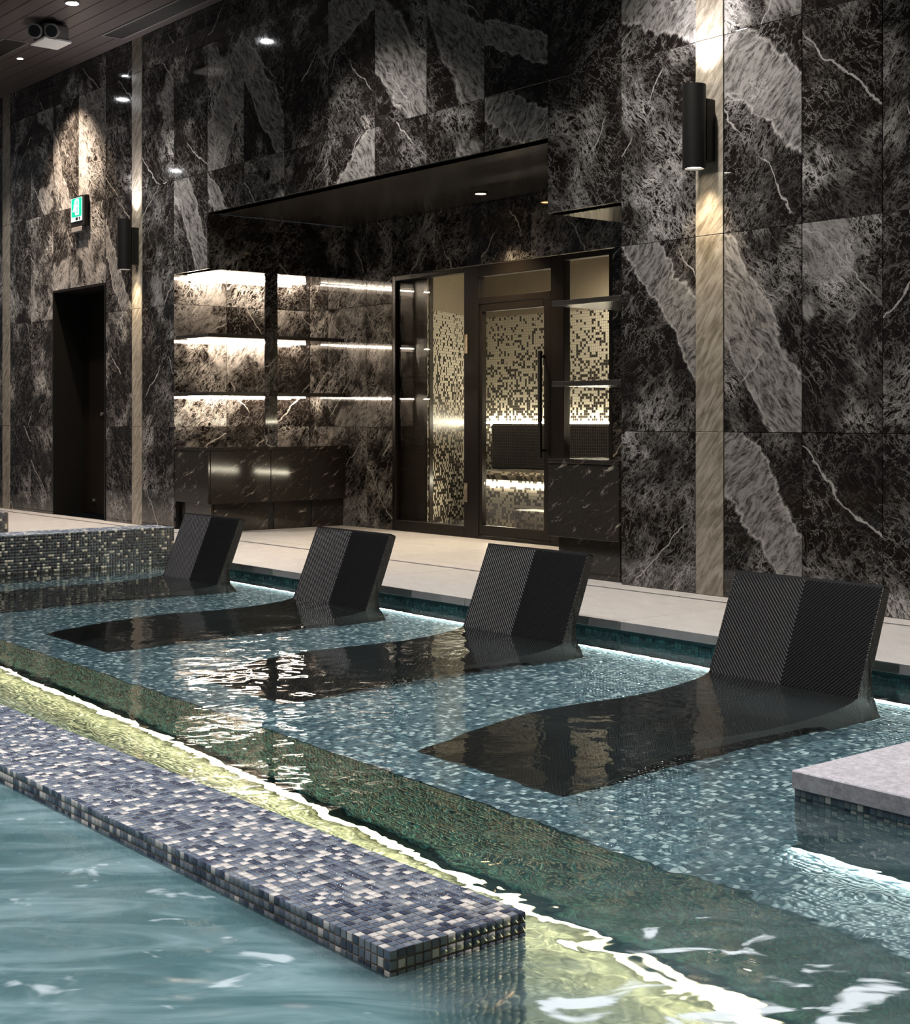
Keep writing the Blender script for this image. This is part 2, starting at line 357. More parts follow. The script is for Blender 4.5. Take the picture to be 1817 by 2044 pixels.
def mosaic(parent, origin, du, dv, nu, nv, pal, pitch=.021, gap=.003, th=.0017, parts=0, palname='', keep=None, name='mosaic_tiles', focus=(0, 0, 1.)):
    """tiles on the rectangle origin + i*du + j*dv; the PARTS tiles nearest the camera are objects of their own, the rest one part"""
    origin = np.array(origin, float); du = np.array(du, float); dv = np.array(dv, float); nn = np.cross(du, dv)
    I, J = np.meshgrid(np.arange(nu), np.arange(nv), indexing='ij'); I = I.ravel(); J = J.ravel()
    base = origin + (I[:, None] * du + J[:, None] * dv) * pitch
    if keep is not None:
        k = keep(base); base, I, J = base[k], I[k], J[k]
    ci = pick(pal, len(base))
    pl = np.array(parent.location)
    if parts:
        ctr = base + (du + dv) * pitch / 2
        order = np.argsort(((ctr - np.array(focus)) ** 2).sum(1)); single = order[:parts]; rest = order[parts:]
        tpl = tile_faces(gap / 2, pitch - gap / 2, th)
        for k in single:
            key = (palname, tuple(du), tuple(dv), int(ci[k]))
            if key not in _tile_mesh:
                v = tpl[:, :1] * du + tpl[:, 1:2] * dv + tpl[:, 2:] * nn
                me = bpy.data.meshes.new('tile'); me.from_pydata(v.tolist(), [], TF.tolist()); me.materials.append(M['tile'])
                a = me.attributes.new('tile_color', 'FLOAT_COLOR', 'FACE'); a.data.foreach_set('color', [*pal[ci[k]][0], 1.] * 5); _tile_mesh[key] = me
            o = bpy.data.objects.new('tile', _tile_mesh[key]); C.objects.link(o); o.parent = parent; o.location = base[k] - pl
        base, ci = base[rest], ci[rest]
    n = len(base)
    if n == 0: return None
    tpl = tile_faces(gap / 2, pitch - gap / 2, th)
    loc = tpl[:, :1] * du + tpl[:, 1:2] * dv + tpl[:, 2:] * nn
    V = (base[:, None, :] - pl + loc[None]).reshape(-1, 3); F = (TF[None] + (np.arange(n) * 8)[:, None, None]).reshape(-1, 4)
    me = bpy.data.meshes.new(name); me.vertices.add(len(V)); me.vertices.foreach_set('co', V.ravel())
    me.loops.add(F.size); me.loops.foreach_set('vertex_index', F.ravel().astype(np.int32))
    me.polygons.add(len(F)); me.polygons.foreach_set('loop_start', (np.arange(len(F)) * 4).astype(np.int32)); me.polygons.foreach_set('loop_total', np.full(len(F), 4, np.int32))
    me.update(calc_edges=True)
    cols = np.array([(*c, 1.) for c, _ in pal]); jit = 1 + rng.uniform(-.15, .15, (n, 1)); cc = cols[ci]; cc[:, :3] *= jit
    a = me.attributes.new('tile_color', 'FLOAT_COLOR', 'FACE'); a.data.foreach_set('color', np.repeat(cc, 5, axis=0).ravel())
    me.materials.append(M['tile'])
    o = bpy.data.objects.new(name, me); C.objects.link(o); o.parent = parent; o['kind'] = 'stuff'
    return o

# ------------------------------------------------------------------ setting: deck floor
ZW = -.08; LEDGE = -.53; DEEP = -1.27; YC = 5.13; YW = 6.28; YE = 2.92; YB = 7.75
floor = box('floor', -19, 3, YC + .05, 9.4, -.30, -.045, 'dark'); tag(floor, 'beige stone pool deck along the marble wall', kind=STRUCT)
def slab(x0, x1, y0, y1): box('floor_slab', x0 + .0025, x1 - .0025, y0 + .0025, y1 - .0025, -.045, 0, 'deck', floor, .002)
xs = [3, 1.9, .7, -.5, -1.7, -2.9, -4.1, -5.0, -6.2, -7.4, -8.6, -9.63]
for a, b in zip(xs[1:], xs[:-1]): slab(a, b, YC, 6.085)
xs2 = np.arange(-9.965, -19, -1.2)
for b, a in zip(xs2[:-1], xs2[1:]):
    for y0, y1 in ((1.2, 2.42), (2.42, 3.64), (3.64, 4.86), (4.86, 6.085)): slab(max(a, -19), b, y0, y1)
slab(-9.965, -9.63, 5.178, 6.085)
for a in np.arange(-19, 3, 1.5): slab(a, min(a + 1.5, 3), 6.125, YW + .02)
box('floor_slab', -19, 3, 6.09, 6.12, -.045, -.012, 'dark', floor)
for i, a in enumerate(np.arange(-11.717, -6.1, 1.12)):
    for y0, y1 in ((YW + .02, 7.04), (7.04, YB + .02)): slab(a, min(a + 1.12, -6.103), y0, y1)
left_sub = box('floor_left_base', -19, -9.98, 1.2, YC + .05, -.3, -.045, 'dark'); tag(left_sub, 'bed of the stone deck beyond the tiled parapet', kind=STRUCT)

# ------------------------------------------------------------------ setting: pool
core = box('wall_pool_back', -9.63, 3, YC + .045, YC + .06, DEEP, -.046, 'grout_pool'); tag(core, 'tiled pool wall under the coping', kind=STRUCT)
mosaic(core, (-9.63, YC + .045, LEDGE), (1, 0, 0), (0, 0, 1), 430, 22, PAL_DEEP)
ledge = box('floor_pool_ledge', -9.63, 3, YE + .012, YC + .045, LEDGE - .30, LEDGE, 'grout_pool'); tag(ledge, 'shallow mosaic shelf of the pool under the loungers', kind=STRUCT)
mosaic(ledge, (-9.63, YE, LEDGE), (1, 0, 0), (0, 1, 0), 395, 107, PAL_LEDGE, parts=160, palname='ledge', focus=(-2.5, 3.05, 0.))
riser = box('wall_pool_riser', -9.63, 3, YE + .003, YE + .02, DEEP, LEDGE - .002, 'grout_pool'); tag(riser, 'dark mosaic riser below the lounger shelf', kind=STRUCT)
mosaic(riser, (-9.63, YE + .003, DEEP + .10), (1, 0, 0), (0, 0, 1), 395, 30, PAL_DEEP)
deep = box('floor_pool_deep', -9.63, 3, -3, YE, DEEP - .1, DEEP, 'deep'); tag(deep, 'deep pool floor under the foreground water', kind=STRUCT)
mosaic(deep, (-8.0, 2.02, DEEP), (1, 0, 0), (0, 1, 0), 330, 42, PAL_LIT_CHANNEL)
for nm, b in (('wall_pool_right', (3, 3.05, -3, YC, DEEP, 0)), ('wall_pool_front', (-9.63, 3, -3.05, -3, DEEP, 0))):
    tag(box(nm, *b, 'deep'), 'teal lining of the pool', kind=STRUCT)
water = mesh_obj('pool_water', [(-9.66, -3, ZW), (3, -3, ZW), (3, YC + .055, ZW), (-9.66, YC + .055, ZW)], [(0, 1, 2, 3)], 'water', smooth=True)
tag(water, 'clear rippling turquoise pool water with foam by the jets', 'water', kind='stuff')

# submerged led strips
def led(name, x0, x1, y0, y1, z0, z1, mat, label):
    e = empty(name, ((x0 + x1) / 2, (y0 + y1) / 2, z0)); tag(e, label, 'light strip')
    box('channel', x0, x1, y0 + .008, y1 + .02, z0 - .004, z1 + .004, 'grey_metal', e); box('diffuser', x0 + .002, x1 - .002, y0, y0 + .012, z0, z1, mat, e)
    if mat == 'led_pool': box('light_shield', x0, x1, y0 - .003, y1 + .02, z1 + .0045, z1 + .007, 'grout_pool', e)  # added lip that blocks the strip's light from the wall above
    return e
led('led_strip', -9.6, 2.9, YC + .012, YC + .02, LEDGE + .01, LEDGE + .035, 'led_pool', 'white light strip under water along the deck edge behind the loungers')
led('led_strip', -9.6, 2.9, YE - .045, YE - .025, DEEP + .05, DEEP + .095, 'led_channel', 'yellow white light strip at the foot of the dark mosaic riser')

# tiled island in the foreground
IX0, IX1, IY0, IY1, IZ = -6.5, -2.235, 1.662, 2.018, -.028
isl = empty('tiled_island', (IX1, IY0, DEEP)); tag(isl, 'low mosaic tiled island wall with grey and cream tiles in the foreground', 'pool wall')
box('core', IX0, IX1 - .003, IY0 + .003, IY1 - .003, DEEP, IZ - .003, 'grout', isl)
mosaic(isl, (IX1 - 203 * .021, IY0, IZ - .003), (1, 0, 0), (0, 1, 0), 203, 17, PAL_ISLAND, parts=180, palname='island')
mosaic(isl, (IX1 - 203 * .021, IY0 + .003, IZ - 24 * .021), (1, 0, 0), (0, 0, 1), 203, 24, PAL_ISLAND, parts=80, palname='island')
mosaic(isl, (IX1 - .003, IY0, IZ - 24 * .021), (0, 1, 0), (0, 0, 1), 17, 24, PAL_ISLAND, parts=40, palname='island')

# stone topped block at the right edge
SX, SY = -2.57, 3.335
blk = empty('stone_topped_block', (SX, SY, LEDGE)); tag(blk, 'grey stone topped block with mosaic sides standing in the pool', 'pool step')
box('stone_top', SX, SX + 1.9, SY, SY + 1.05, -.052, 0, 'slab', blk, .003)
box('core', SX + .008, SX + 1.88, SY + .008, SY + 1.03, LEDGE, -.053, 'grout_pool', blk)
mosaic(blk, (SX + .005, SY + .008, -.053 - 22 * .021), (1, 0, 0), (0, 0, 1), 88, 22, PAL_ISLAND, parts=120, palname='blk')
mosaic(blk, (SX + .008, SY + 1.03, -.053 - 22 * .021), (0, -1, 0), (0, 0, 1), 48, 22, PAL_ISLAND)
led('led_strip', SX + .02, SX + 1.85, SY - .036, SY - .022, LEDGE + .005, LEDGE + .03, 'led_pool', 'short white light strip under water below the stone topped block')

# parapet on the left
par = empty('tiled_parapet', (-9.63, 5.17, -.2)); tag(par, 'raised mosaic parapet closing the lounger pool on the left', 'pool wall')
box('core', -9.95, -9.635, -3, 5.165, DEEP, .192, 'grout', par)
mosaic(par, (-9.635, 2.86, .195 - 37 * .021), (0, 1, 0), (0, 0, 1), 110, 37, PAL_PARAPET)
mosaic(par, (-9.635 - 15 * .021, 2.86, .192), (1, 0, 0), (0, 1, 0), 15, 110, PAL_ISLAND)
mosaic(par, (-9.635 - 15 * .021, 5.165, .195 - 10 * .021), (-1, 0, 0), (0, 0, 1), 0, 0, PAL_PARAPET)
pb = empty('tiled_block', (-11.1, 4.45, 0)); tag(pb, 'mosaic tiled block on the deck at the left picture edge', 'pool wall')
box('core', -11.5, -11.103, 3.2, 4.487, 0, .257, 'grout', pb)
mosaic(pb, (-11.103, 3.22, 0), (0, 1, 0), (0, 0, 1), 60, 12, PAL_PARAPET)
mosaic(pb, (-11.48, 3.22, .257), (1, 0, 0), (0, 1, 0), 18, 60, PAL_ISLAND)

# ------------------------------------------------------------------ setting: marble wall
wall = box('wall_back', -19, 3, YW + .026, YW + .10, 4.55, CEIL + .3, 'dark'); tag(wall, 'tall wall of dark veined marble panels', kind=STRUCT)
def backing(x0, x1, z0, z1): box('backing', x0, x1, YW + .022, YW + .12, z0, z1, 'dark', wall)
for a in ((-19, -14.345, 0, 4.6), (-14.345, -13.10, 2.335, 4.6), (-13.10, -11.72, 0, 4.6), (-11.72, -11.11, 2.312, 4.6), (-11.11, -6.753, 2.797, 4.6), (-6.753, -6.10, 2.312, 4.6), (-6.10, 3, 0, 4.6)): backing(*a)
def mpanel(name, x0, x1, y0, y1, z0, z1, parent, mat='marble', pale=0., band=None, mirror=1, seed=None):
    o = box(name, x0, x1, y0, y1, z0, z1, mat, parent, .0022)
    o['seed'] = random.uniform(0, 60) if seed is None else seed
    o['mirror'] = float(mirror); o['pale'] = float(pale); o['band_nx'] = 0.; o['band_nz'] = 1.; o['band_c'] = 0.; o['band_w'] = 0.
    if band:   # band: ((u, v), (u, v), half width) in fractions of the panel
        (a, b), (c, d), hw = band
        sx = max(x1 - x0, y1 - y0); sz = z1 - z0
        p = Vector(((a - .5) * sx, (b - .5) * sz)); q = Vector(((c - .5) * sx, (d - .5) * sz)); t = (q - p).normalized(); nx, nz = -t.y, t.x
        o['band_nx'] = nx; o['band_nz'] = nz; o['band_c'] = nx * p.x + nz * p.y; o['band_w'] = hw
    return o
COLS = [(-18.7, -18.1), (-18.1, -17.5), (-17.5, -16.9), (-16.9, -16.3), (-16.3, -15.7), ('s', -15.70, -15.491), (-15.491, -14.92), (-14.92, -14.343), (-14.343, -13.721), (-13.721, -13.105), (-13.105, -12.538),
        ('s', -12.538, -12.333), (-12.333, -11.717), (-11.717, -11.108), (-11.108, -10.493), (-10.493, -9.870), (-9.870, -9.240), (-9.240, -8.629), (-8.629, -8.005), (-8.005, -7.377), (-7.377, -6.755), (-6.755, -6.103), (-6.103, -5.511),
        ('s', -5.511, -5.305), (-5.305, -4.769), (-4.769, -4.272), (-4.272, -3.68), (-3.68, -3.09), (-3.09, -2.5), (-2.5, -1.9), (-1.9, -1.3), (-1.3, -.7), (-.7, -.1), (-.1, .5), (.5, 1.1), (1.1, 1.7), (1.7, 2.3), (2.3, 2.9)]
ROWS = [0, .925, 2.04, 3.155, 4.27, 4.60]
# (left x, row): pale amount, band
LOOK = {
 (-15.491, 3): (.45, None), (-15.491, 2): (.3, None), (-15.491, 1): (.1, None), (-14.92, 3): (.45, None), (-14.92, 2): (.5, None), (-14.92, 1): (.2, None),
 (-14.343, 2): (.45, None), (-14.343, 3): (.2, ((.1, .5), (.6, 0), .1)), (-13.721, 3): (.6, None), (-13.721, 2): (.5, None), (-13.721, 4): (.5, None), (-13.105, 2): (.25, ((0, .6), (.8, 0), .10)), (-13.105, 3): (.25, None),
 (-12.333, 2): (.15, None), (-12.333, 3): (.35, None), (-12.333, 1): (.25, None), (-11.717, 2): (.35, ((.2, .95), (.9, .0), .14)),
 (-11.108, 3): (.45, ((0, .1), (1, .75), .24)), (-10.493, 3): (.05, ((0, .8), (1, .05), .15)), (-10.493, 2): (.75, None), (-11.108, 2): (.05, ((-.1, 1), (.35, 0), .06)),
 (-9.870, 3): (.0, None), (-9.240, 3): (.35, ((0, .75), (1, 1), .22)), (-9.240, 2): (.5, ((.6, 0), (1, .6), .2)), (-8.629, 3): (.25, ((0, .6), (1, .1), .24)), (-8.005, 3): (.1, ((0, .9), (1, .05), .20)), (-7.377, 3): (.2, ((0, .4), (1, .2), .1)), (-7.377, 2): (.05, ((0, 1), (.8, .2), .16)),
 (-6.755, 3): (.1, None), (-6.103, 3): (.3, ((0, .3), (1, .1), .1)), (-6.103, 2): (.25, None), (-6.103, 1): (0., ((.2, 1.02), (1.05, .42), .13)), (-6.103, 0): (.3, None),
 (-5.305, 3): (.75, None), (-5.305, 2): (0., ((0, .93), (1.0, .52), .16)), (-5.305, 1): (0., ((0, .75), (1, .03), .17)), (-5.305, 0): (0., ((-.1, .95), (1.05, .15), .15)),
 (-4.769, 1): (.3, None), (-4.769, 2): (.05, None), (-4.769, 0): (.02, None), (-4.272, 0): (.45, None), (-4.272, 1): (.25, None), (-4.272, 2): (.08, None),
}
for c in COLS:
    strip = c[0] == 's'; x0, x1 = c[-2], c[-1]
    for r in range(5):
        z0, z1 = ROWS[r], ROWS[r + 1]
        if -11.2 < x0 and x1 < -6.7: z0 = max(z0, 2.797)
        elif -11.8 < x0 and x1 < -6.05: z0 = max(z0, 2.312)
        elif -14.35 < x0 and x1 < -13.0: z0 = max(z0, 2.335)
        if z0 >= z1 - .02: continue
        if strip: o = box('pale_stone_strip', x0 + .002, x1 - .002, YW - .004, YW + .022, z0 + .0015, z1 - .0015, 'strip', wall, .002)
        else:
            pale, band = LOOK.get((x0, r), (random.choice((0., .02, .05, .12)), None))
            mpanel('marble_panel', x0 + .002, x1 - .002, YW, YW + .022, z0 + .0015, z1 - .0015, wall, pale=pale, band=band, mirror=random.choice((-1, 1)))

# recess (niche) with shelves left and right
XL, XLL, XR, XRR, HZ, SZ = -11.108, -11.717, -6.755, -6.103, 2.312, 2.797
sof = box('ceiling_niche', XL, XR, YW + .02, YB + .1, SZ, SZ + .05, 'soffit'); tag(sof, 'dark polished soffit of the recess', kind=STRUCT)
nb = box('wall_niche_back', XLL - .1, XRR, YB + .024, YB + .1, 2.30, SZ, 'dark'); tag(nb, 'marble back wall of the recess around the glass front', kind=STRUCT)
xe = [XLL, -11.403, -10.774, -10.382]
for a, b in zip(xe[:-1], xe[1:]):
    for z0, z1 in ((0, .925), (.925, 2.04), (2.04, SZ)):
        mpanel('marble_panel', a + .002, b - .002, YB, YB + .022, z0 + .0015, z1 - .0015, nb, pale=.55 if b == -10.774 else .3)
box('backing', XLL - .1, -10.385, YB + .023, YB + .1, 0, 2.3, 'dark', nb)
xe = [-10.382, -9.77, -9.15, -8.53, -7.91, -7.29, -6.67, XRR]
for a, b in zip(xe[:-1], xe[1:]): mpanel('marble_panel', a + .002, b - .002, YB, YB + .022, 2.285, SZ - .002, nb, pale=.12)
box('backing', -7.62, XRR, YB + .023, YB + .1, 0, 2.3, 'dark', nb)
for z0, z1 in ((0, .925), (.925, 2.04), (2.04, 2.282)):
    mpanel('marble_panel', -7.62, -7.2, YB, YB + .022, z0 + .0015, z1 - .0015, nb, pale=.4); mpanel('marble_panel', -7.2, XRR, YB, YB + .022, z0 + .0015, z1 - .0015, nb, pale=.2)
nl = box('wall_niche_left', XLL - .10, XLL - .024, YW + .03, YB + .03, 0, SZ, 'dark'); tag(nl, 'marble side wall of the recess behind the lit shelves', kind=STRUCT)
for y0, y1 in ((YW + .002, 6.83), (6.83, 7.29), (7.29, YB)):
    for z0, z1 in ((.74, .925), (.925, 1.72), (1.72, 2.04), (2.04, HZ)):
        mpanel('marble_panel', XLL - .022, XLL, y0 + .002, y1 - .002, z0 + .0015, z1 - .0015, nl, pale=random.choice((.15, .4, .6)))
hd = box('trim_1', XLL, XL - .022, YW + .022, YB, HZ + .012, SZ - .002, 'dark'); tag(hd, 'marble clad header above the lit shelves', kind=STRUCT)
for y0, y1 in ((YW + .023, 7.02), (7.02, YB)): mpanel('marble_panel', XL - .022, XL, y0 + .002, y1 - .002, HZ, SZ - .003, hd, pale=.1)
box('underside', XLL + .002, XL - .002, YW + .004, YB - .002, HZ, HZ + .012, 'soffit', hd)
hr = box('trim_2', XR + .022, XRR, YW + .022, YB, HZ + .012, SZ - .002, 'dark'); tag(hr, 'header above the alcove right of the glass front', kind=STRUCT)
box('underside', XR + .002, XRR, YW + .004, YB - .002, HZ, HZ + .012, 'strip', hr)
nr = box('wall_niche_right', XRR, XRR + .05, YW + .12, YB + .03, 0, SZ, 'dark'); tag(nr, 'side wall of the right alcove', kind=STRUCT)
for y0, y1 in ((YW + .13, 7.0), (7.0, YB)):
    for z0, z1 in ((.74, 2.04), (2.04, HZ)): mpanel('marble_panel', XRR - .022, XRR, y0, y1 - .003, z0 + .002, z1 - .002, nr, pale=.4)

# shelves
def strip_beam(z, power):
    l = bpy.data.lights.new('strip_beam', 'AREA'); l.shape = 'RECTANGLE'; l.size = 1.28; l.size_y = .03; l.energy = power; l.color = (1, .80, .60)
    o = bpy.data.objects.new('strip_beam', l); C.objects.link(o); o.location = (XLL + .19, 7.02, z)
    d = Vector((-1, 0, -.75)).normalized(); zc = -d; xc = Vector((0, 1, 0)); yc = zc.cross(xc)
    from mathutils import Matrix
    o.rotation_euler = Matrix((xc, yc, zc)).transposed().to_euler()
def shelf(x0, x1, z, lit, label, grp):
    e = empty('wall_shelf', ((x0 + x1) / 2, 7.0, z)); tag(e, label, 'shelf', grp)
    box('board', x0, x1, YW + .02, YB - .004, z - .016, z + .016, 'soffit', e, .002)
    if lit:
        strip_beam(z - .025, 3.6)
        box('light_strip', x0 + .055, x0 + .063, 6.39, 7.66, z - .023, z - .017, 'led', e)
for z, s in ((1.735, 'upper'), (1.222, 'lower')):
    shelf(XLL + .002, XL - .02, z, True, s + ' dark shelf with warm light strip in the left alcove', 'lit shelves in the left alcove')
    shelf(XR + .02, XRR - .025, z, False, s + ' dark shelf in the alcove right of the glass door', 'shelves in the right alcove')
strip_beam(HZ - .02, 3.2)
tl = empty('light_strip', (XLL + .02, 7.0, HZ - .02)); tag(tl, 'warm white light strip under the header over the lit shelves', 'light strip')
box('channel', XLL + .05, XLL + .068, 6.38, 7.67, HZ - .008, HZ - .001, 'grey_metal', tl); box('diffuser', XLL + .054, XLL + .064, 6.39, 7.66, HZ - .016, HZ - .008, 'led', tl)
post = empty('shelf_post', (XL - .06, 6.94, .745)); tag(post, 'dark marble post dividing the lit shelves', 'post')
mpanel('body', XL - .019, XL - .002, 6.872, 7.003, .747, HZ - .001, post, pale=0.)
# counters
def counter(x0, x1, label, left):
    e = empty('stone_counter', ((x0 + x1) / 2, 7.0, 0)); tag(e, label, 'counter')
    box('carcass', x0 + .025, x1 - .025, YW + .045, YB - .03, .25, .72, 'dark', e); box('plinth', x0 + .05, x1 - .05, YW + .09, YB - .03, 0, .25, 'dark', e)
    box('worktop', x0, x1, YW + .002, YB - .003, .72, .747, 'counter', e, .002)
    box('end_panel', x0, x1, YW + .006, YW + .03, .252, .718, 'counter', e, .002); box('plinth_panel', x0 + .04, x1 - .04, YW + .06, YW + .085, 0.001, .25, 'counter', e, .002)
    ys = [YW + .032, 6.93, 7.34, YB - .003]
    fx = (x1 - .022, x1) if left else (x0, x0 + .022)
    px_ = (x1 - .062, x1 - .04) if left else (x0 + .04, x0 + .062)
    for a, b in zip(ys[:-1], ys[1:]):
        box('front_panel', fx[0], fx[1], a + .002, b - .002, .254, .718, 'counter', e, .002); box('plinth_panel', px_[0], px_[1], a + .06, b - .002, .001, .25, 'counter', e, .002)
counter(XLL + .003, XL, 'flecked dark stone counter below the lit shelves', True)
counter(XR, XRR - .026, 'flecked dark stone counter end right of the glass door', False)

# niche downlight
def downlight(x, y, z, label, grp, warm=False, r=.055):
    e = empty('ceiling_downlight', (x, y, z)); tag(e, label, 'ceiling light', grp)
    lathe('trim_ring', [(r, -.001), (r * 1.25, -.001), (r * 1.25, -.006), (r, -.012), (r * .98, -.002)], 'grey_metal' if not warm else 'bronze', e)
    lathe('lens', [(r * .92, -.004), (r * .92, -.010)], 'lamp_warm' if warm else 'lamp_glow', e)
    return e
downlight(-8.733, 7.397, SZ, 'small warm downlight in the dark soffit before the glass door', None, True, .045)
spot('niche_beam', (-8.733, 7.397, SZ - .03), (-8.733, 7.25, 0), 165, 95, .8, WARM, .04)
spot('niche_beam', (-10.2, 7.2, SZ - .03), (-10.2, 7.1, 0), 20, 95, .8, WARM, .04)
downlight(-11.71, 5.30, CEIL - .012, 'bright round ceiling downlight at the top picture edge above the twin spot lamp', None)
downlight(-14.87, 5.23, CEIL - .012, 'ceiling downlight mirrored in the marble left of the pale strip', None)
downlight(-18.66, 2.53, CEIL - .012, 'far ceiling downlight mirrored in the marble right of the pale strip', None)
downlight(-13.83, 5.71, CEIL - .012, 'small ceiling downlight near the marble wall on the far left', None, False, .03)
spot('wall_washer', (-13.83, 5.70, CEIL - .04), (-13.75, 6.30, 2.2), 420, 84, 1., (1, .80, .62), .04)

# ------------------------------------------------------------------ setting: ceiling
ceil = box('ceiling', -19, 3, -3, 6.4, CEIL, CEIL + .1, 'dark'); tag(ceil, 'dark wooden plank ceiling', kind=STRUCT)
y = YW - .004
VENTS = [(-12.53, -10.3, 5.955, 6.18), (-16.0, -13.2, 5.285, 5.55)]
while y > 1.6:
    cuts = [(-19, 3)]
    box('plank', -19, 3, y - .156, y - .003, CEIL - .012, CEIL, 'plank', ceil, .002); y -= .16
for i, (x0, x1, y0, y1) in enumerate(VENTS):
    e = empty('ceiling_vent', ((x0 + x1) / 2, (y0 + y1) / 2, CEIL)); tag(e, ('long dark slot vent with metal rim along the marble wall', 'dark slot vent at the left picture edge of the ceiling')[i], 'vent')
    z0, z1 = CEIL - .020, CEIL - .012
    for b in ((x0, x1, y0, y0 + .02), (x0, x1, y1 - .02, y1), (x0, x0 + .02, y0, y1), (x1 - .02, x1, y0, y1)): box('rim', *b, z0, z1, 'grey_plastic', e)
    box('dark_slot', x0 + .02, x1 - .02, y0 + .02, y1 - .02, z0 + .005, z1, 'dark', e)
# twin spot lamp on the ceiling
e = empty('twin_spot_lamp', (-12.50, 5.45, CEIL - .012)); tag(e, 'grey twin spot lamp with two dark round lenses on the ceiling', 'ceiling light')
box('housing', -12.62, -12.34, 5.33, 5.56, CEIL - .17, CEIL - .03, 'grey_plastic', e, .02); box('mount', -12.55, -12.42, 5.38, 5.50, CEIL - .03, CEIL - .012, 'grey_plastic', e, .004)
box('white_base', -12.64, -12.33, 5.31, 5.58, CEIL - .195, CEIL - .17, 'white_plastic', e, .008)
fwd = Vector((.7745, -.6326, -.35)).normalized()
for k in (-1, 1):
    o = lathe('head', [(.05, 0), (.062, .02), (.066, .09), (.058, .095)], 'grey_plastic', e); o.location = Vector((.10, -.09, -.085)) + Vector((.6326, .7745, 0)) * .075 * k
    o.rotation_euler = fwd.to_track_quat('Z', 'Y').to_euler()
    l = lathe('lens', [(.055, .093), (.05, .100)], 'lens', o)

# ------------------------------------------------------------------ doorway on the left
dr = box('door_1', -14.343, -13.105, 6.64, 6.68, 0, 2.335, 'black_metal'); tag(dr, 'dark recessed metal door in the marble wall', kind=STRUCT)
for b in ((-14.343, -14.325, YW - .006, 6.64, 0, 2.332), (-13.123, -13.105, YW - .006, 6.64, 0, 2.332), (-14.325, -13.123, YW - .006, 6.64, 2.314, 2.332)): box('frame', *b, 'black_metal', dr)
box('door_leaf', -14.30, -13.72, 6.60, 6.638, .012, 2.31, 'bronze', dr, .004); box('door_leaf', -13.71, -13.13, 6.60, 6.638, .012, 2.31, 'bronze', dr, .004)
lathe('lock', [(.018, -.012), (.018, 0)], 'grey_metal', dr, 16, 'Y', (-.13, -.062, -.12))
box('kick_stop', -14.05, -14.01, 6.585, 6.60, .14, .165, 'grey_metal', dr)

# exit sign
e = empty('exit_sign', (-13.64, YW, 2.93)); tag(e, 'small green and white emergency exit sign on the marble wall above the dark doorway', 'sign')
X0, X1 = -13.79, -13.475
box('housing', X0, X1, YW - .05, YW - .001, 2.935, 3.245, 'black_metal', e, .004)
box('white_panel', X0 + .012, X1 - .055, YW - .056, YW - .049, 2.992, 3.225, 'sign_white', e)
g = box('green_panel', X0 + .03, X1 - .058, YW - .060, YW - .055, 3.035, 3.222, 'sign_green', e)
yf = YW - .063
def bit(x0, x1, z0, z1, mat='sign_white'): box('pictogram', X0 + x0, X0 + x1, yf, yf + .004, 2.935 + z0, 2.935 + z1, mat, g)
bit(.125, .205, .115, .275); bit(.14, .19, .125, .262, 'sign_green')          # doorway outline
for q in ((.115, .145, .235, .26), (.10, .15, .18, .225), (.15, .178, .195, .212), (.075, .105, .15, .17), (.095, .125, .165, .185), (.13, .155, .125, .18), (.15, .18, .115, .13)):
    box('pictogram', X0 + q[0], X0 + q[1], yf - .004, yf, 2.935 + q[2], 2.935 + q[3], 'sign_white', g)
for q in ((.13, .175, .064, .092), (.205, .225, .064, .092)): box('arrow', X0 + q[0], X0 + q[1], yf + .001, yf + .008, 2.935 + q[2], 2.935 + q[3], 'black_metal', e)
box('foot_box', X0 + .01, X1 - .06, YW - .052, YW - .001, 2.885, 2.934, 'grey_plastic', e, .003)

# sconces
def sconce(x, label):
    e = empty('wall_sconce', (x, YW, 2.37)); tag(e, label, 'wall lamp', 'up and down wall lamps')
    ay = 6.15; r = .066; zb, zt = 2.402, 2.872
    box('mounting_box', x - .045, x + .045, ay + r - .012, YW - .005, 2.452, 2.80, 'black_metal', e, .003)
    lathe('cylinder', [(r * .82, zb + .02), (r * .82, zb), (r, zb), (r, zt), (r * .82, zt), (r * .82, zt - .02)], 'black_metal', e, 36, 'Z', (0, ay - YW, -2.37))
    for zz in (zb + .012, zt - .016): lathe('lens', [(r * .8, zz), (r * .8, zz + .004)], 'sconce_glow', e, 28, 'Z', (0, ay - YW, -2.37))
    spot('sconce_beam', (x, ay + .02, zt + .01), (x, ay + .03, zt + 1.0), 34, 96, 1., (1, .94, .96), .035)
    spot('sconce_beam', (x, ay + .02, zb - .01), (x, ay + .03, zb - 1.0), 26, 84, 1., (1, .83, .60), .035)
sconce(-5.408, 'large black cylinder wall lamp on the pale stone strip at the right')
sconce(-12.435, 'distant black cylinder wall lamp on the pale stone strip beside the doorway')

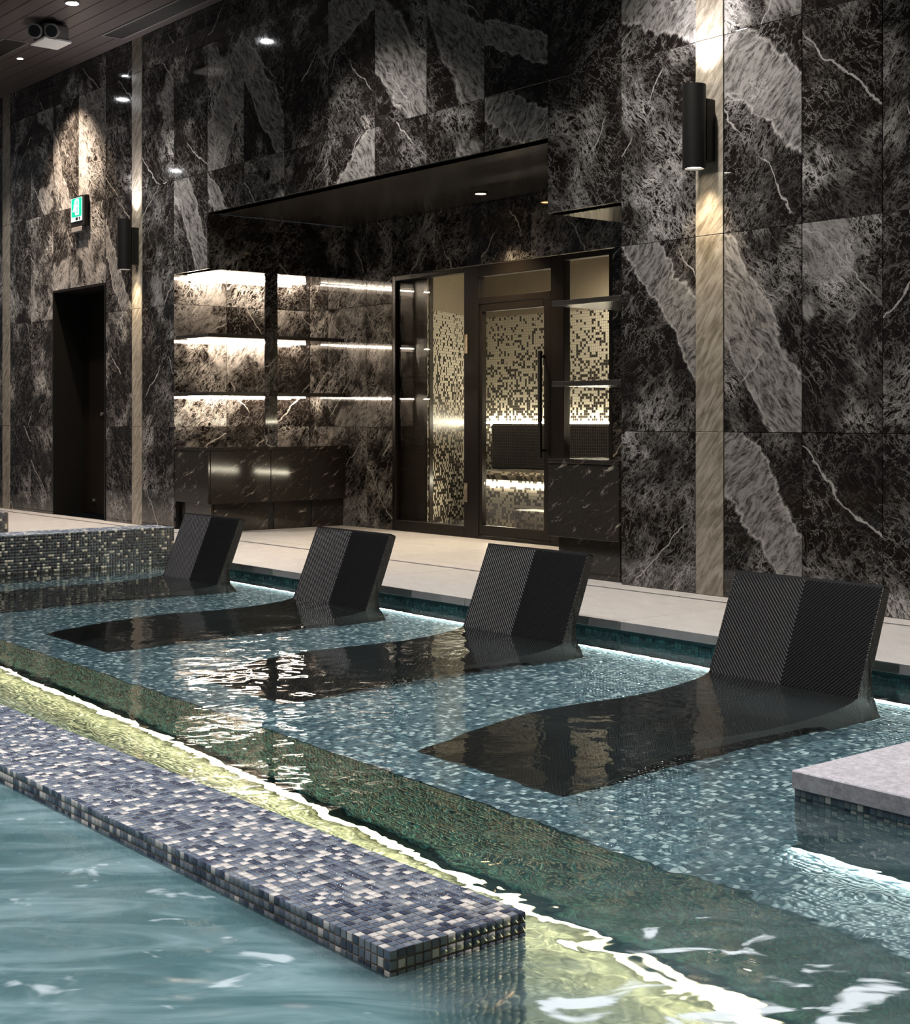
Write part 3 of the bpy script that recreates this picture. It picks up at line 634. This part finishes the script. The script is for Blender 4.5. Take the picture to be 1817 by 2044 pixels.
# ------------------------------------------------------------------ glass front and steam room
gf = empty('window_1', (-9.0, YB + .02, 0)); tag(gf, 'bronze framed glass front of the steam room', kind=STRUCT)
def fr(n, x0, x1, z0, z1, y0=YB + .0, y1=YB + .07, par=gf, mat='bronze'): return box(n, x0, x1, y0, y1, z0, z1, mat, par, .003)
GX = (-10.38, -10.335, -9.33, -9.18, -8.325, -8.15, -7.66, -7.62)
fr('frame_post', GX[0], GX[1], 0, 2.28); fr('frame_post', -9.37, GX[3], 0, 2.28); fr('frame_post', -8.30, GX[5], 0, 2.28); fr('frame_post', GX[6], GX[7], 0, 2.28)
fr('frame_rail', GX[1], -9.37, 0, .095); fr('frame_rail', GX[1], -9.37, 2.235, 2.28)
fr('frame_rail', GX[3], -8.30, 0, .03); fr('frame_rail', GX[3], -8.30, 2.185, 2.28); fr('frame_rail', GX[3], -8.30, 1.955, 2.01)
fr('frame_rail', GX[5], GX[6], 0, .10); fr('frame_rail', GX[5], GX[6], 2.235, 2.28)
def pane(n, x0, x1, z0, z1, par=gf): return box(n, x0, x1, YB + .028, YB + .036, z0, z1, 'glass', par)
pane('pane', GX[1], -9.37, .095, 2.235); pane('pane', GX[3], -8.30, 2.01, 2.185); pane('pane', GX[5], GX[6], .10, 2.235)
for z in (1.55, .30): box('hinge', -9.352, -9.325, YB - .012, YB + .0, z, z + .16, 'strip', gf)
gd = empty('door_2', (-8.74, YB + .02, .035)); tag(gd, 'bronze framed glass door of the steam room', kind=STRUCT)
fr('stile', -9.178, -9.14, .035, 1.95, YB + .005, YB + .055, gd); fr('stile', -8.385, -8.302, .035, 1.95, YB + .005, YB + .055, gd)
fr('rail', -9.14, -8.385, .035, .115, YB + .005, YB + .055, gd); fr('rail', -9.14, -8.385, 1.89, 1.95, YB + .005, YB + .055, gd)
pane('pane', -9.14, -8.385, .115, 1.89, gd)
box('pull_handle', -8.39, -8.355, YB - .06, YB - .035, .69, 1.54, 'black_metal', gd, .006)
for z in (.74, 1.48): box('handle_fixing', -8.382, -8.363, YB - .036, YB + .006, z, z + .02, 'black_metal', gd)
# steam room shell
Z2 = 2.42
sr = mesh_obj('wall_steam_room', [(-9.985, YB + .09, 1.97), (-10.65, 9.0, 1.97), (-5.5, 9.0, 1.97), (-9.985, YB + .09, 0), (-10.65, 9.0, 0), (-5.5, 9.0, 0)], [(0, 1, 4, 3), (1, 2, 5, 4)], 'sauna_tile'); tag(sr, 'cream and black dotted mosaic walls inside the steam room', kind=STRUCT)
up = mesh_obj('upper_plaster', [(-9.985, YB + .09, Z2), (-10.65, 9.0, Z2), (-5.5, 9.0, Z2), (-9.985, YB + .09, 1.97), (-10.65, 9.0, 1.97), (-5.5, 9.0, 1.97)], [(0, 1, 4, 3), (1, 2, 5, 4)], 'plaster', sr)
box('dark_side', -11.0, -9.99, YB + .12, YB + .16, 0, Z2, 'soffit', sr)
tag(box('ceiling_steam_room', -11, -5.5, YB + .1, 9.1, Z2, Z2 + .05, 'plaster'), 'plaster ceiling of the steam room', kind=STRUCT)
tag(box('floor_steam_room', -11, -5.5, YB + .1, 9.1, -.04, .02, 'sauna_mix'), 'mosaic floor of the steam room', kind=STRUCT)
sb = empty('steam_bench', (-8.4, 8.7, 0.02)); tag(sb, 'mosaic bench with dark backrest inside the steam room', 'bench')
box('backrest', -10.3, -5.6, 8.84, 8.985, .53, .955, 'sauna_dark', sb, .02)
box('seat', -9.95, -5.6, 8.22, 8.84, .47, .54, 'sauna_mix', sb, .03)
box('base', -9.95, -5.6, 8.36, 8.84, .021, .46, 'sauna_mix', sb)
box('light_strip', -9.9, -5.7, 8.345, 8.356, .41, .435, 'led_sauna', sb); box('back_light_strip', -10.5, -5.7, 8.95, 8.99, .957, .972, 'led_sauna', sb)
bs = empty('foot_block', (-8.5, 8.05, .02)); tag(bs, 'low mosaic step inside the steam room before the bench', 'step')
box('body', -9.0, -7.9, 7.98, 8.2, .021, .24, 'sauna_mix', bs, .01)
downlight(-8.35, 8.45, Z2, 'small round ceiling lamp inside the steam room', None, False, .03)
spot('steam_beam', (-8.35, 8.45, Z2 - .03), (-8.8, 8.7, 0.6), 55, 150, .9, (1, .9, .7), .04)

# ------------------------------------------------------------------ loungers
def catmull(pts, n):
    out = []
    P = [pts[0]] + pts + [pts[-1]]
    for i in range(1, len(P) - 2):
        for k in range(n):
            t = k / n; a, b, c, d = (np.array(P[j], float) for j in (i - 1, i, i + 1, i + 2))
            out.append(.5 * ((2 * b) + (c - a) * t + (2 * a - 5 * b + 4 * c - d) * t * t + (3 * b - a - 3 * c + d) * t ** 3))
    out.append(np.array(pts[-1], float)); return np.array(out)
# profile (y along the lounger from 0 at the head foot, z absolute), head first
top_back = [(4.905, .335), (4.864, .235), (4.811, .105), (4.756, -.03), (4.727, -.10)]
seat = [(4.727, -.10), (4.66, -.185), (4.53, -.25), (4.36, -.295), (4.2, -.295), (4.06, -.28), (3.84, -.265), (3.63, -.295), (3.457, -.37), (3.29, -.46), (3.17, -.525)]
WID = .75
def make_lounger():
    root = empty('pool_lounger', (0, 4.0, LEDGE))
    back = catmull(top_back, 4); st = catmull(seat, 4); prof = np.vstack([back, st[1:]])
    und = [(4.945, .320), (4.915, .235), (4.865, .105), (4.815, -.02), (4.792, -.09), (4.795, -.16), (4.82, -.30), (4.865, -.46), (4.88, LEDGE + .006), (4.55, LEDGE + .006), (4.50, -.44), (4.40, -.40), (4.1, -.375), (3.85, -.36), (3.62, -.39), (3.48, -.45), (3.36, LEDGE + .006), (3.16, LEDGE + .006)]
    L = np.array([0, 4.0, LEDGE]); hw = WID / 2
    def P3(x, p, off=0.): return (x, p[0] - 4.0, p[1] - LEDGE)
    # inner shell: top skin + underside, closed
    ring = [tuple(p) for p in prof] + [tuple(p) for p in und[::-1]]
    n = len(ring); vs = [P3(-hw + .004, p) for p in ring] + [P3(hw - .004, p) for p in ring]
    fs = [(i, (i + 1) % n, n + (i + 1) % n, n + i) for i in range(n)]
    mesh_obj('shell', vs, fs, 'weave_core', root)
    # side panels
    for s in (-1, 1):
        bm = bmesh.new(); v = [bm.verts.new(P3(s * hw, p)) for p in ring]; f = bm.faces.new(v); bmesh.ops.triangulate(bm, faces=[f])
        r = bmesh.ops.extrude_face_region(bm, geom=bm.faces[:]); bmesh.ops.translate(bm, vec=(-s * .006, 0, 0), verts=[g for g in r['geom'] if isinstance(g, bmesh.types.BMVert)])
        me = bpy.data.meshes.new('side_panel'); bm.to_mesh(me); bm.free(); me.materials.append(M['weave_side'])
        o = bpy.data.objects.new('side_panel', me); link(o, root)
    # edge rims along the top skin
    # woven strands: 45 degree chevrons, reversed on the seat
    seg = np.linalg.norm(np.diff(prof, axis=0), axis=1); s_ = np.concatenate([[0], np.cumsum(seg)]); T = s_[-1]; sb_ = s_[len(back) - 1]
    tang = np.gradient(prof, axis=0); tang /= np.linalg.norm(tang, axis=1)[:, None]; nor = np.stack([-tang[:, 1], tang[:, 0]], 1)
    nor = np.where((nor[:, 1:] < 0) & (np.arange(len(nor))[:, None] > 3), -nor, nor)
    if nor[0, 0] > 0: nor[:len(back)] = np.where(nor[:len(back), :1] > 0, -nor[:len(back)], nor[:len(back)])
    def at(s):
        return np.array([np.interp(s, s_, prof[:, 0]), np.interp(s, s_, prof[:, 1])]), np.array([np.interp(s, s_, nor[:, 0]), np.interp(s, s_, nor[:, 1])])
    vs, fs = [], []
    def strand(x0, s0, x1, s1, w_=.0046, h_=.0022):
        m = 7; b0 = len(vs)
        d = np.array([x1 - x0, s1 - s0]); d = d / np.linalg.norm(d); pr = np.array([-d[1], d[0]])
        for i in range(m):
            t = i / (m - 1); x = x0 + (x1 - x0) * t; s = s0 + (s1 - s0) * t
            for k, hh in ((-1, 0.), (-.55, h_), (.55, h_), (1, 0.)):
                p, nn = at(min(max(s + pr[1] * w_ * k, 0), T)); q = p + nn * (hh + .0004)
                vs.append(P3(x + pr[0] * w_ * k, q))
        for i in range(m - 1):
            for k in range(3): fs.append((b0 + i * 4 + k, b0 + i * 4 + k + 1, b0 + i * 4 + 4 + k + 1, b0 + i * 4 + 4 + k))
    pitch = .0175; W2 = hw - .008
    for side in (-1, 1):
        s = -W2
        while s < T + W2:
            # on the back the strand climbs outwards, on the seat it falls outwards
            a0, a1 = s, s - W2          # back: centre at s, edge at s - W2 (higher)
            lo, hi = 0., sb_
            t0 = 0.; t1 = 1.
            ss = np.array([a0, a1]);
            def clip(p, q, lo, hi):
                if max(p, q) <= lo or min(p, q) >= hi: return None
                ta = [0., 1.]
                for bnd in (lo, hi):
                    if (p - bnd) * (q - bnd) < 0: ta.append((bnd - p) / (q - p))
                ta = sorted(t for t in ta if lo - 1e-6 <= p + (q - p) * t <= hi + 1e-6)
                return (ta[0], ta[-1]) if len(ta) > 1 else None
            c = clip(a0, a1, 0., sb_)
            if c: strand(side * W2 * c[0], a0 + (a1 - a0) * c[0], side * W2 * c[1], a0 + (a1 - a0) * c[1])
            b0_, b1_ = s, s + W2
            c = clip(b0_, b1_, sb_, T)
            if c: strand(side * W2 * c[0], b0_ + (b1_ - b0_) * c[0], side * W2 * c[1], b0_ + (b1_ - b0_) * c[1])
            s += pitch
    o = mesh_obj('woven_strands', vs, fs, 'wicker', root); o['kind'] = 'stuff'
    # top cap of the backrest and rims
    c0, c1 = prof[0], np.array(und[0])
    mesh_obj('top_rim', [P3(-hw, c0), P3(hw, c0), P3(hw, c1), P3(-hw, c1), P3(-hw, c0 + (.004, .008)), P3(hw, c0 + (.004, .008)), P3(hw, c1 + (-.004, .010)), P3(-hw, c1 + (-.004, .010))], [(0, 1, 5, 4), (1, 2, 6, 5), (2, 3, 7, 6), (3, 0, 4, 7), (4, 5, 6, 7)], 'wicker', root)
    return root
def copy_tree(root):
    c = root.copy(); C.objects.link(c)
    for ch in list(root.children):
        d = ch.copy(); C.objects.link(d); d.parent = c
    return c
LOUNGE = [(-3.705, .0, 'nearest black woven lounger, beside the stone topped block'), (-5.41, .045, 'second nearest black woven lounger, crossed by the lit shelf reflection'),
          (-6.985, .015, 'third black woven lounger from the stone topped block, before the stone counter'), (-8.635, .01, 'farthest black woven lounger, against the mosaic parapet')]
proto = make_lounger(); loungers = []
for i, (x, dy, lab) in enumerate(LOUNGE):
    o = proto if i == 0 else copy_tree(proto); o.location = (x, 4.0 + dy, LEDGE)
    tag(o, lab, 'pool lounger', 'black woven loungers in the pool'); loungers.append(o)

# refracted light reaches what stands under water
water.cycles.is_caustics_caster = True
recv = [ledge, riser, deep, core, isl, blk, par] + loungers
for r in recv:
    for o in [r] + list(r.children):
        if o.type == 'MESH': o.cycles.is_caustics_receiver = True
